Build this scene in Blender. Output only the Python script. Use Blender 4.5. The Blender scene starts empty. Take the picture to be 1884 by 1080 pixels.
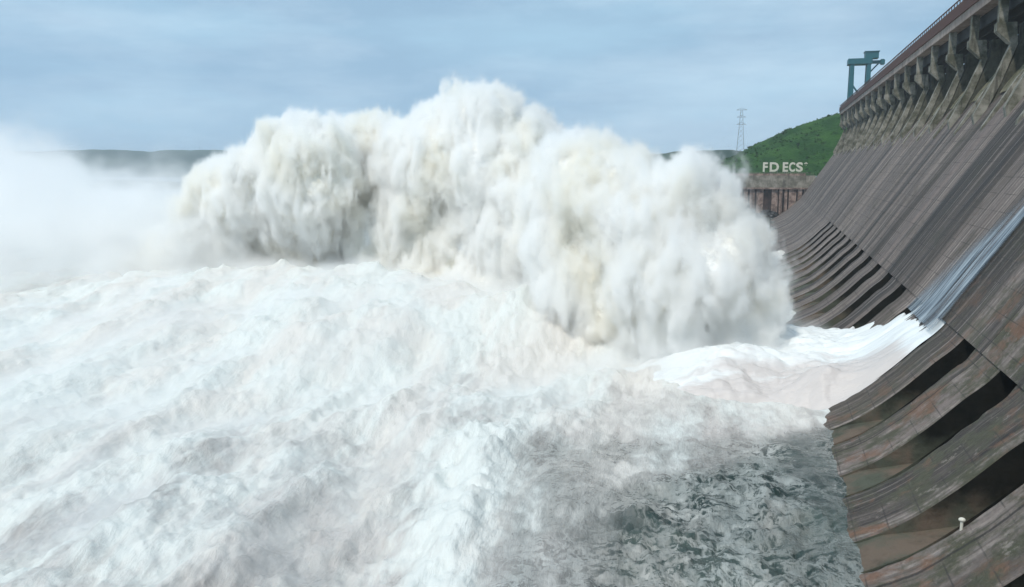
import bpy, bmesh, math, random
import numpy as np
from mathutils import Vector
R = math.radians
sc = bpy.context.scene
C = sc.collection

# ------------------------------------------------------------------ camera
F = 1600.0                                   # focal length in photograph pixels (1884 wide)
PITCH = math.atan(230 / F)
YAW = math.atan(0.295625 / math.hypot(1, 0.14375))
cam = bpy.data.cameras.new('camera')
cam.sensor_width = 36.0
cam.lens = 36.0 * F / 1884.0
cam.clip_start = 0.5
cam.clip_end = 20000
camo = bpy.data.objects.new('camera', cam)
C.objects.link(camo)
camo.rotation_euler = (math.pi / 2 - PITCH, 0, YAW)
sc.camera = camo

# ------------------------------------------------------------------ sky and sun
SUN_EL, SUN_AZ = R(58), R(205)               # azimuth measured clockwise from +Y (the line of the dam)
world = bpy.data.worlds.new('World')
sc.world = world
world.use_nodes = True
wt = world.node_tree
wt.nodes.clear()
sky = wt.nodes.new('ShaderNodeTexSky')
sky.sky_type = 'NISHITA'
sky.sun_disc = False
sky.sun_elevation = SUN_EL
sky.sun_rotation = SUN_AZ
sky.air_density = 1.0
sky.dust_density = 0.6
sky.ozone_density = 1.2
bg = wt.nodes.new('ShaderNodeBackground')
bg.inputs[1].default_value = 0.14
out = wt.nodes.new('ShaderNodeOutputWorld')
# thin high cloud veil
tc = wt.nodes.new('ShaderNodeTexCoord')
mp = wt.nodes.new('ShaderNodeMapping')
mp.inputs['Scale'].default_value = (1.6, 1.6, 7.0)
cn = wt.nodes.new('ShaderNodeTexNoise')
cn.inputs['Scale'].default_value = 2.2
cn.inputs['Detail'].default_value = 5
cr = wt.nodes.new('ShaderNodeMapRange')
cr.inputs[1].default_value = 0.45
cr.inputs[2].default_value = 0.8
cr.inputs[3].default_value = 0.50
cr.inputs[4].default_value = 0.78
cm = wt.nodes.new('ShaderNodeMixRGB')
cm.inputs[2].default_value = (3.7, 5.7, 7.0, 1)
L = wt.links.new
sv = wt.nodes.new('ShaderNodeMapping')          # take the sky colour from well above the murky horizon
sv.inputs['Location'].default_value = (0, 0, 0.42)
sv.inputs['Scale'].default_value = (0.8, 0.8, 0.55)
L(tc.outputs['Generated'], sv.inputs[0]); L(sv.outputs[0], sky.inputs[0])
L(tc.outputs['Generated'], mp.inputs[0]); L(mp.outputs[0], cn.inputs[0]); L(cn.outputs[0], cr.inputs[0])
L(cr.outputs[0], cm.inputs[0]); L(sky.outputs[0], cm.inputs[1]); c2 = wt.nodes.new('ShaderNodeMixRGB'); c2.inputs[2].default_value = (6.3, 7.4, 8.2, 1)
n2_ = wt.nodes.new('ShaderNodeTexNoise'); n2_.inputs['Scale'].default_value = 3.1; n2_.inputs['Detail'].default_value = 7; n2_.inputs['Roughness'].default_value = .6
m2_ = wt.nodes.new('ShaderNodeMapping'); m2_.inputs['Scale'].default_value = (1.0, 1.0, 4.0); m2_.inputs['Location'].default_value = (3.1, .7, 0)
r2_ = wt.nodes.new('ShaderNodeMapRange'); r2_.inputs[1].default_value = .44; r2_.inputs[2].default_value = .74; r2_.inputs[4].default_value = .36
L(tc.outputs['Generated'], m2_.inputs[0]); L(m2_.outputs[0], n2_.inputs[0]); L(n2_.outputs[0], r2_.inputs[0]); L(r2_.outputs[0], c2.inputs[0]); L(cm.outputs[0], c2.inputs[1])
L(c2.outputs[0], bg.inputs[0]); L(bg.outputs[0], out.inputs[0])

sun = bpy.data.lights.new('sun', 'SUN')
sun.energy = 2.5
sun.angle = R(0.5)
sun.color = (1.0, 0.95, 0.87)
suno = bpy.data.objects.new('sun', sun)
C.objects.link(suno)
sd = Vector((math.cos(SUN_EL) * math.sin(SUN_AZ), math.cos(SUN_EL) * math.cos(SUN_AZ), math.sin(SUN_EL)))
suno.rotation_euler = sd.to_track_quat('Z', 'Y').to_euler()
sc.view_settings.view_transform = 'Standard'
sc.view_settings.look = 'None'
sc.view_settings.exposure = 0.0
sc.view_settings.gamma = 1.0
sc.cycles.max_bounces = 16
sc.cycles.diffuse_bounces = 4
sc.cycles.volume_bounces = 15
sc.cycles.transparent_max_bounces = 12
sc.cycles.volume_step_rate = 1.5
sc.cycles.adaptive_threshold = 0.02
sc.cycles.use_denoising = True

# ------------------------------------------------------------------ measuring helpers
def ray(u, v):
    x = (u - 942) / F; y = (540 - v) / F
    h = math.cos(PITCH) + y * math.sin(PITCH); z = y * math.cos(PITCH) - math.sin(PITCH)
    return Vector((x * math.cos(YAW) - h * math.sin(YAW), x * math.sin(YAW) + h * math.cos(YAW), z))
def at(u, v, Y):                              # the point seen at (u, v) that is Y metres along the dam
    r = ray(u, v); return r * (Y / r.y)
def onz(u, v, z):
    r = ray(u, v); return r * (z / r.z)
def polar(u, v, d):                           # the point seen at (u, v) at horizontal distance d
    r = ray(u, v); return r * (d / math.hypot(r.x, r.y))

# ------------------------------------------------------------------ numeric noise
rng = np.random.default_rng(7)
_perm = rng.permutation(256)
_perm = np.concatenate([_perm, _perm, _perm])
_grad = rng.normal(size=(256, 3)); _grad /= np.linalg.norm(_grad, axis=1)[:, None]
def noise3(x, y, z=0.0):
    x, y, z = np.broadcast_arrays(np.asarray(x, float), np.asarray(y, float), np.asarray(z, float))
    xi, yi, zi = np.floor(x).astype(int), np.floor(y).astype(int), np.floor(z).astype(int)
    xf, yf, zf = x - xi, y - yi, z - zi
    xi &= 255; yi &= 255; zi &= 255
    f = lambda t: t * t * t * (t * (t * 6 - 15) + 10)
    u, v, w = f(xf), f(yf), f(zf)
    res = 0
    for i in (0, 1):
        for j in (0, 1):
            for k in (0, 1):
                g = _grad[_perm[_perm[_perm[xi + i] + yi + j] + zi + k]]
                d = g[..., 0] * (xf - i) + g[..., 1] * (yf - j) + g[..., 2] * (zf - k)
                res = res + d * (u if i else 1 - u) * (v if j else 1 - v) * (w if k else 1 - w)
    return res * 1.5
def fbm(x, y, z=0.0, o=4, g=0.5):
    s = 0; a = 1.0; fr = 1.0
    for i in range(o):
        s = s + a * noise3(x * fr + 17.3 * i, y * fr - 9.1 * i, z * fr + 3.7 * i); a *= g; fr *= 2.03
    return s
def sstep(a, b, x):
    t = np.clip((x - a) / (b - a), 0, 1); return t * t * (3 - 2 * t)

# ------------------------------------------------------------------ object helpers
def tag(o, label=None, cat=None, group=None, kind=None):
    if label: o['label'] = label
    if cat: o['category'] = cat
    if group: o['group'] = group
    if kind: o['kind'] = kind
    return o
def empty(name, loc=(0, 0, 0)):
    o = bpy.data.objects.new(name, None); C.objects.link(o); o.location = loc; return o
def mesh_obj(name, verts, faces, mat=None, parent=None, smooth=False):
    me = bpy.data.meshes.new(name)
    me.from_pydata([tuple(v) for v in verts], [], [tuple(f) for f in faces])
    me.update()
    if smooth: me.polygons.foreach_set('use_smooth', [True] * len(me.polygons))
    o = bpy.data.objects.new(name, me); C.objects.link(o)
    if mat: me.materials.append(mat)
    if parent: o.parent = parent
    return o
def grid_obj(name, P, mat=None, parent=None, smooth=True, uv=None, attrs=None, flip=False):
    n, m = P.shape[:2]
    idx = np.arange(n * m).reshape(n, m)
    q = np.stack([idx[:-1, :-1], idx[:-1, 1:], idx[1:, 1:], idx[1:, :-1]], -1).reshape(-1, 4)
    if flip: q = q[:, ::-1]
    me = bpy.data.meshes.new(name)
    nf = len(q)
    me.vertices.add(n * m); me.vertices.foreach_set('co', P.reshape(-1).astype(np.float32))
    me.loops.add(nf * 4); me.loops.foreach_set('vertex_index', q.reshape(-1).astype(np.int32))
    me.polygons.add(nf); me.polygons.foreach_set('loop_start', np.arange(0, nf * 4, 4, dtype=np.int32))
    me.polygons.foreach_set('use_smooth', np.full(nf, smooth))
    me.update(calc_edges=True)
    if uv is not None:
        l = me.uv_layers.new(name='uv')
        l.data.foreach_set('uv', uv.reshape(-1, 2)[q.reshape(-1)].reshape(-1).astype(np.float32))
    for k, a in (attrs or {}).items():
        at_ = me.attributes.new(k, 'FLOAT', 'POINT'); at_.data.foreach_set('value', a.reshape(-1).astype(np.float32))
    me.validate()
    o = bpy.data.objects.new(name, me); C.objects.link(o)
    if mat: me.materials.append(mat)
    if parent: o.parent = parent
    return o
class MB:
    def __init__(s): s.bm = bmesh.new()
    def box(s, a, b):
        x0, y0, z0 = a; x1, y1, z1 = b
        v = [s.bm.verts.new(p) for p in ((x0,y0,z0),(x1,y0,z0),(x1,y1,z0),(x0,y1,z0),(x0,y0,z1),(x1,y0,z1),(x1,y1,z1),(x0,y1,z1))]
        for f in ((0,3,2,1),(4,5,6,7),(0,1,5,4),(1,2,6,5),(2,3,7,6),(3,0,4,7)): s.bm.faces.new([v[i] for i in f])
        return s
    def prism(s, poly, y0, y1):                # polygon in (X, Z) swept along Y
        a = [s.bm.verts.new((x, y0, z)) for x, z in poly]; b = [s.bm.verts.new((x, y1, z)) for x, z in poly]
        s.bm.faces.new(a); s.bm.faces.new(b[::-1]); n = len(poly)
        for i in range(n): s.bm.faces.new((a[i], b[i], b[(i+1) % n], a[(i+1) % n]))
        return s
    def bar(s, a, b, r, n=6):
        a, b = Vector(a), Vector(b); d = (b - a).normalized()
        u = d.orthogonal().normalized(); w = d.cross(u)
        A = [s.bm.verts.new(a + (u * math.cos(t) + w * math.sin(t)) * r) for t in [2*math.pi*i/n for i in range(n)]]
        B = [s.bm.verts.new(b + (u * math.cos(t) + w * math.sin(t)) * r) for t in [2*math.pi*i/n for i in range(n)]]
        s.bm.faces.new(A[::-1]); s.bm.faces.new(B)
        for i in range(n): s.bm.faces.new((A[i], A[(i+1) % n], B[(i+1) % n], B[i]))
        return s
    def build(s, name, mat=None, parent=None, smooth=False, bevel=0):
        bmesh.ops.recalc_face_normals(s.bm, faces=s.bm.faces)
        if bevel: bmesh.ops.bevel(s.bm, geom=list(s.bm.edges), offset=bevel, segments=2, affect='EDGES')
        me = bpy.data.meshes.new(name); s.bm.to_mesh(me); s.bm.free()
        if smooth: me.polygons.foreach_set('use_smooth', [True] * len(me.polygons))
        o = bpy.data.objects.new(name, me); C.objects.link(o)
        if mat: me.materials.append(mat)
        if parent: o.parent = parent
        return o

# ------------------------------------------------------------------ material helpers
class N:
    def __init__(s, name):
        s.m = bpy.data.materials.new(name); s.m.use_nodes = True; s.t = s.m.node_tree; s.t.nodes.clear()
        s.out = s.t.nodes.new('ShaderNodeOutputMaterial')
    def n(s, typ, inp=None, **kw):
        nd = s.t.nodes.new('ShaderNode' + typ)
        for k, v in kw.items(): setattr(nd, k, v)
        for k, v in (inp or {}).items(): s.set(nd.inputs[k], v)
        return nd
    def set(s, sock, v):
        if isinstance(v, bpy.types.NodeSocket): s.t.links.new(v, sock)
        elif isinstance(v, bpy.types.Node): s.t.links.new(v.outputs[0], sock)
        else:
            if sock.type == 'RGBA' and len(v) == 3: v = (*v, 1)
            sock.default_value = v
    def noise(s, vec, scale, detail=4, rough=0.55, dist=0.0):
        return s.n('TexNoise', {'Vector': vec, 'Scale': scale, 'Detail': detail, 'Roughness': rough, 'Distortion': dist}).outputs[0]
    def mapv(s, vec, scale=(1,1,1), rot=(0,0,0), loc=(0,0,0)):
        return s.n('Mapping', {'Vector': vec, 'Scale': scale, 'Rotation': rot, 'Location': loc}).outputs[0]
    def rng(s, v, a, b, c=0.0, d=1.0):
        return s.n('MapRange', {0: v, 1: a, 2: b, 3: c, 4: d}, interpolation_type='SMOOTHSTEP').outputs[0]
    def math(s, op, a, b=0.0, clamp=False):
        return s.n('Math', {0: a, 1: b}, operation=op, use_clamp=clamp).outputs[0]
    def mix(s, f, a, b):
        return s.n('MixRGB', {0: f, 1: a, 2: b}).outputs[0]
    def pos(s): return s.n('NewGeometry').outputs['Position']
    def uv(s): return s.n('TexCoord').outputs['UV']
    def attr(s, name): return s.n('Attribute', attribute_name=name).outputs['Fac']
    def bump(s, h, strength=0.5, dist=0.2):
        return s.n('Bump', {'Height': h, 'Strength': strength, 'Distance': dist}).outputs[0]
    def pbr(s, col, rough=0.8, normal=None, **kw):
        b = s.n('BsdfPrincipled', {'Base Color': col, 'Roughness': rough})
        if normal is not None: s.set(b.inputs['Normal'], normal)
        for k, v in kw.items(): s.set(b.inputs[k.replace('_', ' ')], v)
        return b
    def done(s, surf=None, vol=None):
        if surf is not None: s.t.links.new(surf.outputs[0], s.out.inputs[0])
        if vol is not None: s.t.links.new(vol.outputs[0], s.out.inputs[1])
        return s.m

def m_face():
    k = N('stained_spillway_concrete'); uv = k.uv(); p = k.pos()
    st1 = k.noise(k.mapv(uv, (0.20, 0.011, 1)), 1.0, 8, 0.68)          # streaks run down the slope
    st2 = k.noise(k.mapv(uv, (1.9, 0.03, 1), loc=(31, 7, 0)), 1.0, 4, 0.6)
    st3 = k.noise(k.mapv(uv, (0.13, 0.006, 1), loc=(3, 17, 0)), 1.0, 3, 0.5)
    blot = k.noise(p, 0.22, 6, 0.62)
    fine = k.noise(p, 2.3, 5, 0.65)
    c = k.mix(k.rng(st1, 0.38, 0.62), (0.050, 0.041, 0.036), (0.245, 0.202, 0.178))
    c = k.mix(k.rng(st2, 0.5, 0.68, 0, 0.75), c, (0.44, 0.375, 0.335))
    c = k.mix(k.rng(st2, 0.46, 0.30, 0, 0.75), c, (0.018, 0.017, 0.019))
    c = k.mix(k.rng(st3, 0.47, 0.36, 0, 0.6), c, (0.045, 0.038, 0.033))
    c = k.mix(k.rng(st3, 0.53, 0.66, 0, 0.6), c, (0.25, 0.20, 0.18))
    c = k.mix(k.rng(blot, 0.52, 0.72, 0, 0.55), c, (0.066, 0.062, 0.044))
    near = k.rng(k.n('SeparateXYZ', {0: p}).outputs[1], 84, 58)          # mossy, rusty concrete at the dry near bays
    moss = k.noise(p, 0.5, 7, 0.68)
    c = k.mix(k.math('MULTIPLY', near, k.rng(moss, 0.40, 0.62)), c, (0.085, 0.083, 0.054))
    c = k.mix(k.math('MULTIPLY', near, k.rng(k.noise(p, 0.36, 6, 0.6, 0.4), 0.52, 0.66, 0, 0.85)), c, (0.20, 0.11, 0.072))
    c = k.mix(k.math('MULTIPLY', near, k.rng(k.noise(k.mapv(p, (1, 1, 1), loc=(9, 2, 4)), 0.9, 7, 0.7), 0.58, 0.70, 0, 0.8)), c, (0.32, 0.275, 0.24))
    c = k.mix(k.rng(fine, 0.3, 0.7, 0, 0.5), c, k.mix(0.5, c, (0.02, 0.02, 0.02)))
    lift = k.math('PINGPONG', k.math('ADD', k.n('SeparateXYZ', {0: uv}).outputs[1], 0.0), 0.9)
    c = k.mix(k.math('MULTIPLY', k.rng(lift, 0.07, 0.0, 0, 0.7), k.rng(k.noise(p, .3, 4, .6), .38, .6)), c, (0.04, 0.037, 0.035))
    mono = k.math('PINGPONG', k.n('SeparateXYZ', {0: uv}).outputs[0], 10.43)
    c = k.mix(k.rng(mono, 0.16, 0.05, 0, 0.7), c, (0.03, 0.027, 0.025))
    h = k.math('ADD', k.math('MULTIPLY', st2, 0.6), k.math('ADD', fine, k.math('MULTIPLY', st1, 1.5)))
    return k.done(k.pbr(c, k.rng(st1, 0.35, 0.65, 0.65, 0.92), k.bump(h, 0.8, 0.25), Specular_IOR_Level=0.2))
def m_concrete(name, a, b, sc_=0.6, streak=True, rough=0.85):
    k = N(name); p = k.pos()
    n1 = k.noise(p, sc_, 6, 0.65)
    c = k.mix(k.rng(n1, 0.35, 0.68), a, b)
    if streak:
        s_ = k.noise(k.mapv(p, (1.3, 1.3, 0.12)), 1.0, 5, 0.6)
        c = k.mix(k.rng(s_, 0.52, 0.7, 0, 0.7), c, tuple(x * 0.32 for x in a))
    f = k.noise(p, 4.0, 4, 0.6)
    return k.done(k.pbr(c, rough, k.bump(f, 0.5, 0.15)))
def m_paint(name, col, rough=0.5, dirt=0.35):
    k = N(name); p = k.pos(); n1 = k.noise(p, 1.1, 5, 0.65)
    c = k.mix(k.rng(n1, 0.48, 0.7, 0, dirt), col, tuple(x * 0.35 + 0.02 for x in col))
    return k.done(k.pbr(c, rough))
M = {}
M['face'] = m_face()
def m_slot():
    k = N('shaded_algae_concrete'); p = k.pos()
    c = k.mix(k.rng(k.noise(p, .5, 6, .65), .35, .68), (0.004, 0.0045, 0.003), (0.012, 0.011, 0.008))  # near-black algae tone: the deep shade inside the slots is put into the colour
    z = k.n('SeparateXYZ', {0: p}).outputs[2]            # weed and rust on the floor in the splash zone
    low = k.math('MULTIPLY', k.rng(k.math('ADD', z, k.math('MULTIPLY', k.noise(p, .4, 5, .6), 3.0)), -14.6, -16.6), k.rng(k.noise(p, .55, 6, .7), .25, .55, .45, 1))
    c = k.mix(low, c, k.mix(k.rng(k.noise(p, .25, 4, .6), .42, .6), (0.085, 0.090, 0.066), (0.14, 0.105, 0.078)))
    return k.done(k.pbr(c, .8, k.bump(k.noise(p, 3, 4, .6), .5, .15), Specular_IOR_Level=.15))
M['slot'] = m_slot()
M['pier'] = m_concrete('mossy_pier_concrete', (0.085, 0.085, 0.055), (0.34, 0.32, 0.27), 0.45)
M['moss_shade'] = m_concrete('shaded_mossy_concrete', (0.05, 0.05, 0.034), (0.12, 0.115, 0.085), 0.5)  # pier sides: moss, darkened further to paint shade into the recesses between piers
M['ogee'] = m_concrete('mossy_ogee_concrete', (0.065, 0.064, 0.030), (0.23, 0.205, 0.135), 0.55)
M['gate'] = m_paint('shaded_gate_steel', (0.014, 0.014, 0.014), 0.75)  # steel kept near black so its colour carries the shade under the deck
M['girder'] = m_concrete('pale_girder_concrete', (0.24, 0.185, 0.155), (0.40, 0.32, 0.27), 0.25)
M['rail'] = m_paint('rust_red_railing', (0.085, 0.030, 0.018), 0.8)
M['teal'] = m_paint('teal_crane_paint', (0.010, 0.105, 0.125), 0.45, 0.25)
M['white'] = m_paint('white_sign_paint', (0.66, 0.63, 0.53), 0.6, 0.2)
M['steel'] = m_paint('galvanised_steel', (0.20, 0.22, 0.24), 0.5)
M['pale'] = m_concrete('pale_wall_concrete', (0.13, 0.12, 0.09), (0.33, 0.30, 0.25), 0.35)
M['brown'] = m_concrete('stained_buttress_concrete', (0.12, 0.075, 0.058), (0.40, 0.29, 0.24), 0.4)
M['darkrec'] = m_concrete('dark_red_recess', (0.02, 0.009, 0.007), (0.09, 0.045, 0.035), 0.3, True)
M['rock'] = m_concrete('wet_black_rock', (0.008, 0.008, 0.008), (0.03, 0.028, 0.025), 0.3, False, 0.5)

def m_grass(name, a, b, c_, s=0.09):
    k = N(name); p = k.pos()
    c = k.mix(k.rng(k.noise(p, s, 6, 0.65), 0.38, 0.62), a, b)
    c = k.mix(k.rng(k.noise(p, s * 4, 6, 0.7), 0.5, 0.68, 0, 0.75), c, c_)
    return k.done(k.pbr(c, 0.9, k.bump(k.noise(p, s * 9, 4, 0.6), 1.0, 1.2), Specular_IOR_Level=0.15))
M['grass'] = m_grass('green_hill_grass', (0.008, 0.050, 0.004), (0.032, 0.098, 0.011), (0.006, 0.030, 0.008))
M['far'] = m_grass('far_wooded_hill', (0.02, 0.045, 0.03), (0.035, 0.065, 0.035), (0.014, 0.032, 0.022), 0.01)
M['leaf'] = m_grass('shrub_leaves', (0.010, 0.048, 0.005), (0.028, 0.095, 0.010), (0.006, 0.028, 0.007), 0.3)

# ------------------------------------------------------------------ the dam
U = 14.0
WZ = -19.8
prof = np.array([(-.5,-1.56),(-.2,-1.55),(0,-1.53),(.217,-1.477),(.387,-1.40),(.54,-1.31),(.71,-1.164),(.86,-1.01),(1,-.865),
                 (1.25,-.49),(1.5,-.115),(1.75,.26),(2.0,.62),(2.1,.755),(2.2,.87),(2.32,.97),(2.45,1.02),(2.6,1.0)]) * U
def catmull(P, per=8):
    P = np.vstack([2*P[0]-P[1], P, 2*P[-1]-P[-2]]); o = []
    for i in range(1, len(P) - 2):
        for t in np.linspace(0, 1, per, endpoint=False):
            a, b, c, d = P[i-1], P[i], P[i+1], P[i+2]
            o.append(0.5 * (2*b + (c-a)*t + (2*a-5*b+4*c-d)*t*t + (3*b-a-3*c+d)*t**3))
    o.append(P[-2]); return np.array(o)
PR = catmull(prof)
arc = np.concatenate([[0], np.cumsum(np.hypot(*np.diff(PR, axis=0).T))])
tan = np.gradient(PR, axis=0); tan /= np.hypot(*tan.T)[:, None]
nrm = np.stack([-tan[:, 1], tan[:, 0]], 1)                     # points out of the concrete (left and up)
i_top = int(np.argmin(np.hypot(PR[:, 0] - U, PR[:, 1] + .865 * U)))
Y0, YE = 18.0, 397.0
SLOT_W = 3.65; PITCHY = 10.43
slots = [56.0 + PITCHY * n for n in range(-2, 16)]

dam = empty('dam', (0, 0, 0))
tag(dam, 'long grey concrete spillway dam with curved bucket, sluice slots and gated crest bridge', 'dam')
def sheet(idx, ys):
    P = np.zeros((len(idx), len(ys), 3)); UVs = np.zeros((len(idx), len(ys), 2))
    for a, i in enumerate(idx):
        P[a, :, 0] = PR[i, 0]; P[a, :, 2] = PR[i, 1]; P[a, :, 1] = ys
        UVs[a, :, 0] = ys; UVs[a, :, 1] = arc[i]
    return P, UVs
Pf, UVf = sheet(range(i_top, len(PR)), np.arange(Y0, YE + 0.1, 1.0))
bumpf = 0.10 * fbm(Pf[..., 1] * 0.35, UVf[..., 1] * 0.03, 0, 4) * sstep(0, 3, UVf[..., 1] - arc[i_top])
off = bumpf + 0.12 * (1 - sstep(8, 22, UVf[..., 1] - arc[i_top]))      # the face stands a little proud of the ribs
Pf[..., 0] -= off * 0.83; Pf[..., 2] += off * 0.555
grid_obj('spillway_face', Pf, M['face'], dam, True, UVf)
edges = [Y0] + [e for y in slots for e in (y - SLOT_W/2, y + SLOT_W/2)] + [YE]
for a, b in zip(edges[0::2], edges[1::2]):
    if b - a < 0.2: continue
    ys = np.concatenate([[a, a + .06, a + .16, a + .32], np.linspace(a + .6, b - .6, max(3, int((b - a) / .8))), [b - .32, b - .16, b - .06, b]])
    P, UVs = sheet(range(0, i_top + 1), ys)
    w = np.minimum(ys - a, b - ys)[None, :]                         # worn, rounded arrises beside the slots
    A_ = UVs[..., 1]; chip = np.clip(fbm(A_ * .8, UVs[..., 0] * .8 + a, 1.0, 4) - .15, 0, 1)
    off = -.20 * np.clip(1 - w / .30, 0, 1) ** 2 - .30 * chip * np.clip(1 - w / .45, 0, 1) + .05 * fbm(A_ * .5, UVs[..., 0] * .7, 4, 4)
    off = off * sstep(arc[i_top], arc[i_top] - 1.5, A_)
    P[..., 0] += nrm[:i_top + 1, None, 0] * off; P[..., 2] += nrm[:i_top + 1, None, 1] * off
    grid_obj('bucket_rib', P, M['face'], dam, True, UVs)
# sluice slots: side walls, stepped floor and the black mouth of the sluice barrel
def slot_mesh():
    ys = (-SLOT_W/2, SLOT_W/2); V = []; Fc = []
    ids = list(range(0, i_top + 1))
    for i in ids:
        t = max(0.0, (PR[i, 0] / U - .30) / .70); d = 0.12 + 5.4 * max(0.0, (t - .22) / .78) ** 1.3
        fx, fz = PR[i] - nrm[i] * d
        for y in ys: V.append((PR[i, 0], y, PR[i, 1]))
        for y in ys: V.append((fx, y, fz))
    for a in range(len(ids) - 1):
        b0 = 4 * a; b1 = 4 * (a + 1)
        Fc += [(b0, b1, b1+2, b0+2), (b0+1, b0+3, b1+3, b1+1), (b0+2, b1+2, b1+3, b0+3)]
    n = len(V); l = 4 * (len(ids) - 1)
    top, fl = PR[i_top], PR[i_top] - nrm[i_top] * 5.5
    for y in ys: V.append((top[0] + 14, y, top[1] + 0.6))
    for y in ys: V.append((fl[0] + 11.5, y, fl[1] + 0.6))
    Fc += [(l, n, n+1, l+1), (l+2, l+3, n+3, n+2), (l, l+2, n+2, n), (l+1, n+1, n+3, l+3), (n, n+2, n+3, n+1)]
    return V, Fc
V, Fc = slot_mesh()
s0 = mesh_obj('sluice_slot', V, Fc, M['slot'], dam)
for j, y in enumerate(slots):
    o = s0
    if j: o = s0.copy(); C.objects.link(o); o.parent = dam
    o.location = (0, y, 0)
# far end wall of the spillway and the upstream body
endpoly = [(x, z) for x, z in PR[::3]] + [(2.75*U, 1.0*U), (2.75*U, -2.0*U), (-.5*U, -2.0*U)]
MB().prism(endpoly, YE, YE + 2.0).build('end_wall', M['pier'], dam)
MB().box((2.6*U, Y0, -30), (2.75*U, YE, 0.98*U)).build('upstream_wall', M['pier'], dam)
# crest: piers, gates, bridge
BAY = 16.6
piers = [131.0 + BAY * n for n in range(-2, 17)]
def pier_mesh():
    p = MB()
    p.prism([(1.96*U,.52*U),(2.08*U,.84*U),(2.20*U,1.18*U),(2.20*U,1.345*U),(2.7*U,1.345*U),(2.7*U,.6*U)], -1.0, 1.0)
    return p
p0 = pier_mesh().build('pier', M['moss_shade'], dam, bevel=0.1)
def nose_mesh():                               # pale nosing, bracket and bridge column on the downstream edge of a pier
    p = MB()
    p.prism([(1.86*U,.40*U),(1.84*U,.50*U),(2.00*U,.84*U),(2.12*U,1.16*U),(2.17*U,1.14*U),(2.06*U,.80*U),(1.93*U,.50*U)], -0.62, 0.62)
    p.prism([(1.985*U,1.27*U),(1.985*U,1.345*U),(2.15*U,1.345*U),(2.17*U,1.14*U),(2.10*U,1.16*U)], -.85, .85)
    p.prism([(2.00*U,1.346*U),(2.00*U,1.60*U),(2.075*U,1.60*U),(2.075*U,1.346*U)], -0.55, 0.55)
    return p
n0 = nose_mesh().build('pier_nose', M['pier'], dam)
def buttress_mesh():
    p = MB()
    p.prism([(1.80*U,.28*U),(1.80*U,.36*U),(2.06*U,.80*U),(2.30*U,1.10*U),(2.30*U,.70*U)], -0.45, 0.45)
    return p
b0 = buttress_mesh().build('sill_rib', M['pier'], dam)
def gate_mesh():
    g = MB(); n = 8; pts = []
    for i in range(n + 1):
        a = R(-18 + 42 * i / n); pts.append((2.62*U - 3.8*math.cos(a) + 0.2, 1.2*U + 5.2*math.sin(a)))
    back = [(x + 0.35, z) for x, z in pts]
    g.prism(pts + back[::-1], -(BAY/2 - 1.35), BAY/2 - 1.35)
    for y in (-5, -2.5, 0, 2.5, 5): g.prism([(x - 0.3, z) for x, z in pts] + [(x - 0.02, z) for x, z in pts][::-1], y - .12, y + .12)
    return g
g0 = gate_mesh().build('crest_gate', M['gate'], dam)
def sill_mesh():
    g = MB()
    g.prism([(2.04*U,.70*U),(2.10*U,.80*U),(2.25*U,1.0*U),(2.4*U,1.08*U),(2.5*U,1.09*U),(2.5*U,.8*U)], -(BAY/2 - 1.32), BAY/2 - 1.32)
    return g
q0 = sill_mesh().build('gate_sill', M['ogee'], dam)
for j, y in enumerate(piers):
    for src, yy in ((p0, y), (n0, y), (g0, y + BAY/2), (q0, y + BAY/2), (b0, y + BAY * 0.33)):
        if src is b0: continue
        if yy > YE: continue
        o = src
        if j: o = src.copy(); C.objects.link(o); o.parent = dam
        o.location = (0, yy, 0)
b0.location = (0, piers[0] + BAY * 0.5, 0)
for j, y in enumerate(piers[1:]):
    for q in (0.5,):
        if y + BAY * q > YE: continue
        o = b0.copy(); C.objects.link(o); o.parent = dam; o.location = (0, y + BAY * q, 0)
YD0 = 96.0
dk = MB()
dk.box((1.985*U, YD0, 1.60*U), (2.72*U, YE + 3, 1.70*U))
dk.build('bridge_deck', M['girder'], dam)
rl = MB()
rl.box((1.970*U, YD0, 1.695*U), (1.984*U, YE + 3, 1.825*U))
rl.build('parapet', M['rail'], dam)
hr = MB()
hr.box((1.972*U, YD0, 1.868*U), (1.984*U, YE + 3, 1.879*U))
y = YD0
while y < YE:
    hr.box((1.974*U, y, 1.829*U), (1.982*U, y + 0.2, 1.868*U)); y += 2.2
hr.build('handrail', M['rail'], dam)
for xg in (2.105, 2.24, 2.40, 2.56):
    MB().box((xg*U, YD0, 1.47*U), ((xg + .03)*U, YE + 3, 1.598*U)).build('deck_shade_beam', M['gate'], dam)  # near-black beams added to cover the bright soffit and read as shade
fr = MB(); fr.box((2.70*U, YD0, 1.703*U), (2.715*U, YE + 3, 1.82*U)); fr.build('parapet', M['rail'], dam)

# ------------------------------------------------------------------ gantry crane on the crest bridge
cy = 376.0
cz = 1.703 * U
cr_ = empty('gantry_crane', (34.2, cy, cz))
tag(cr_, 'teal gantry crane with tall portal legs standing on the dam crest bridge', 'crane')
x0, x1 = -4.5, 1.6
top = at(1575, 109, cy).z - cz
def col(x, yy): return MB().prism([(x-.95, 0.5), (x+.95, 0.5), (x+.75, top-2.2), (x-.75, top-2.2)], yy - .5, yy + .5)
for x in (x0, x1):
    for yy in (-2.4, 2.4):
        l_ = col(x, yy).build('leg', M['teal'], cr_)
MB().box((x0-1.6, -3.2, top-2.2), (x1+1.2, 3.2, top)).build('cross_beam', M['teal'], cr_, bevel=.1)
MB().box((x0-.4, -1.9, 8.6), (x0+.4, 1.9, 9.4)).bar((x0, -2.4, 1.0), (x0, 2.4, 8.6), .3).bar((x0, 2.4, 1.0), (x0, -2.4, 8.6), .3).bar((x0,-2.4,9.2),(x0+3.4,-2.4,4.4),.35).build('brace', M['teal'], cr_)
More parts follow.
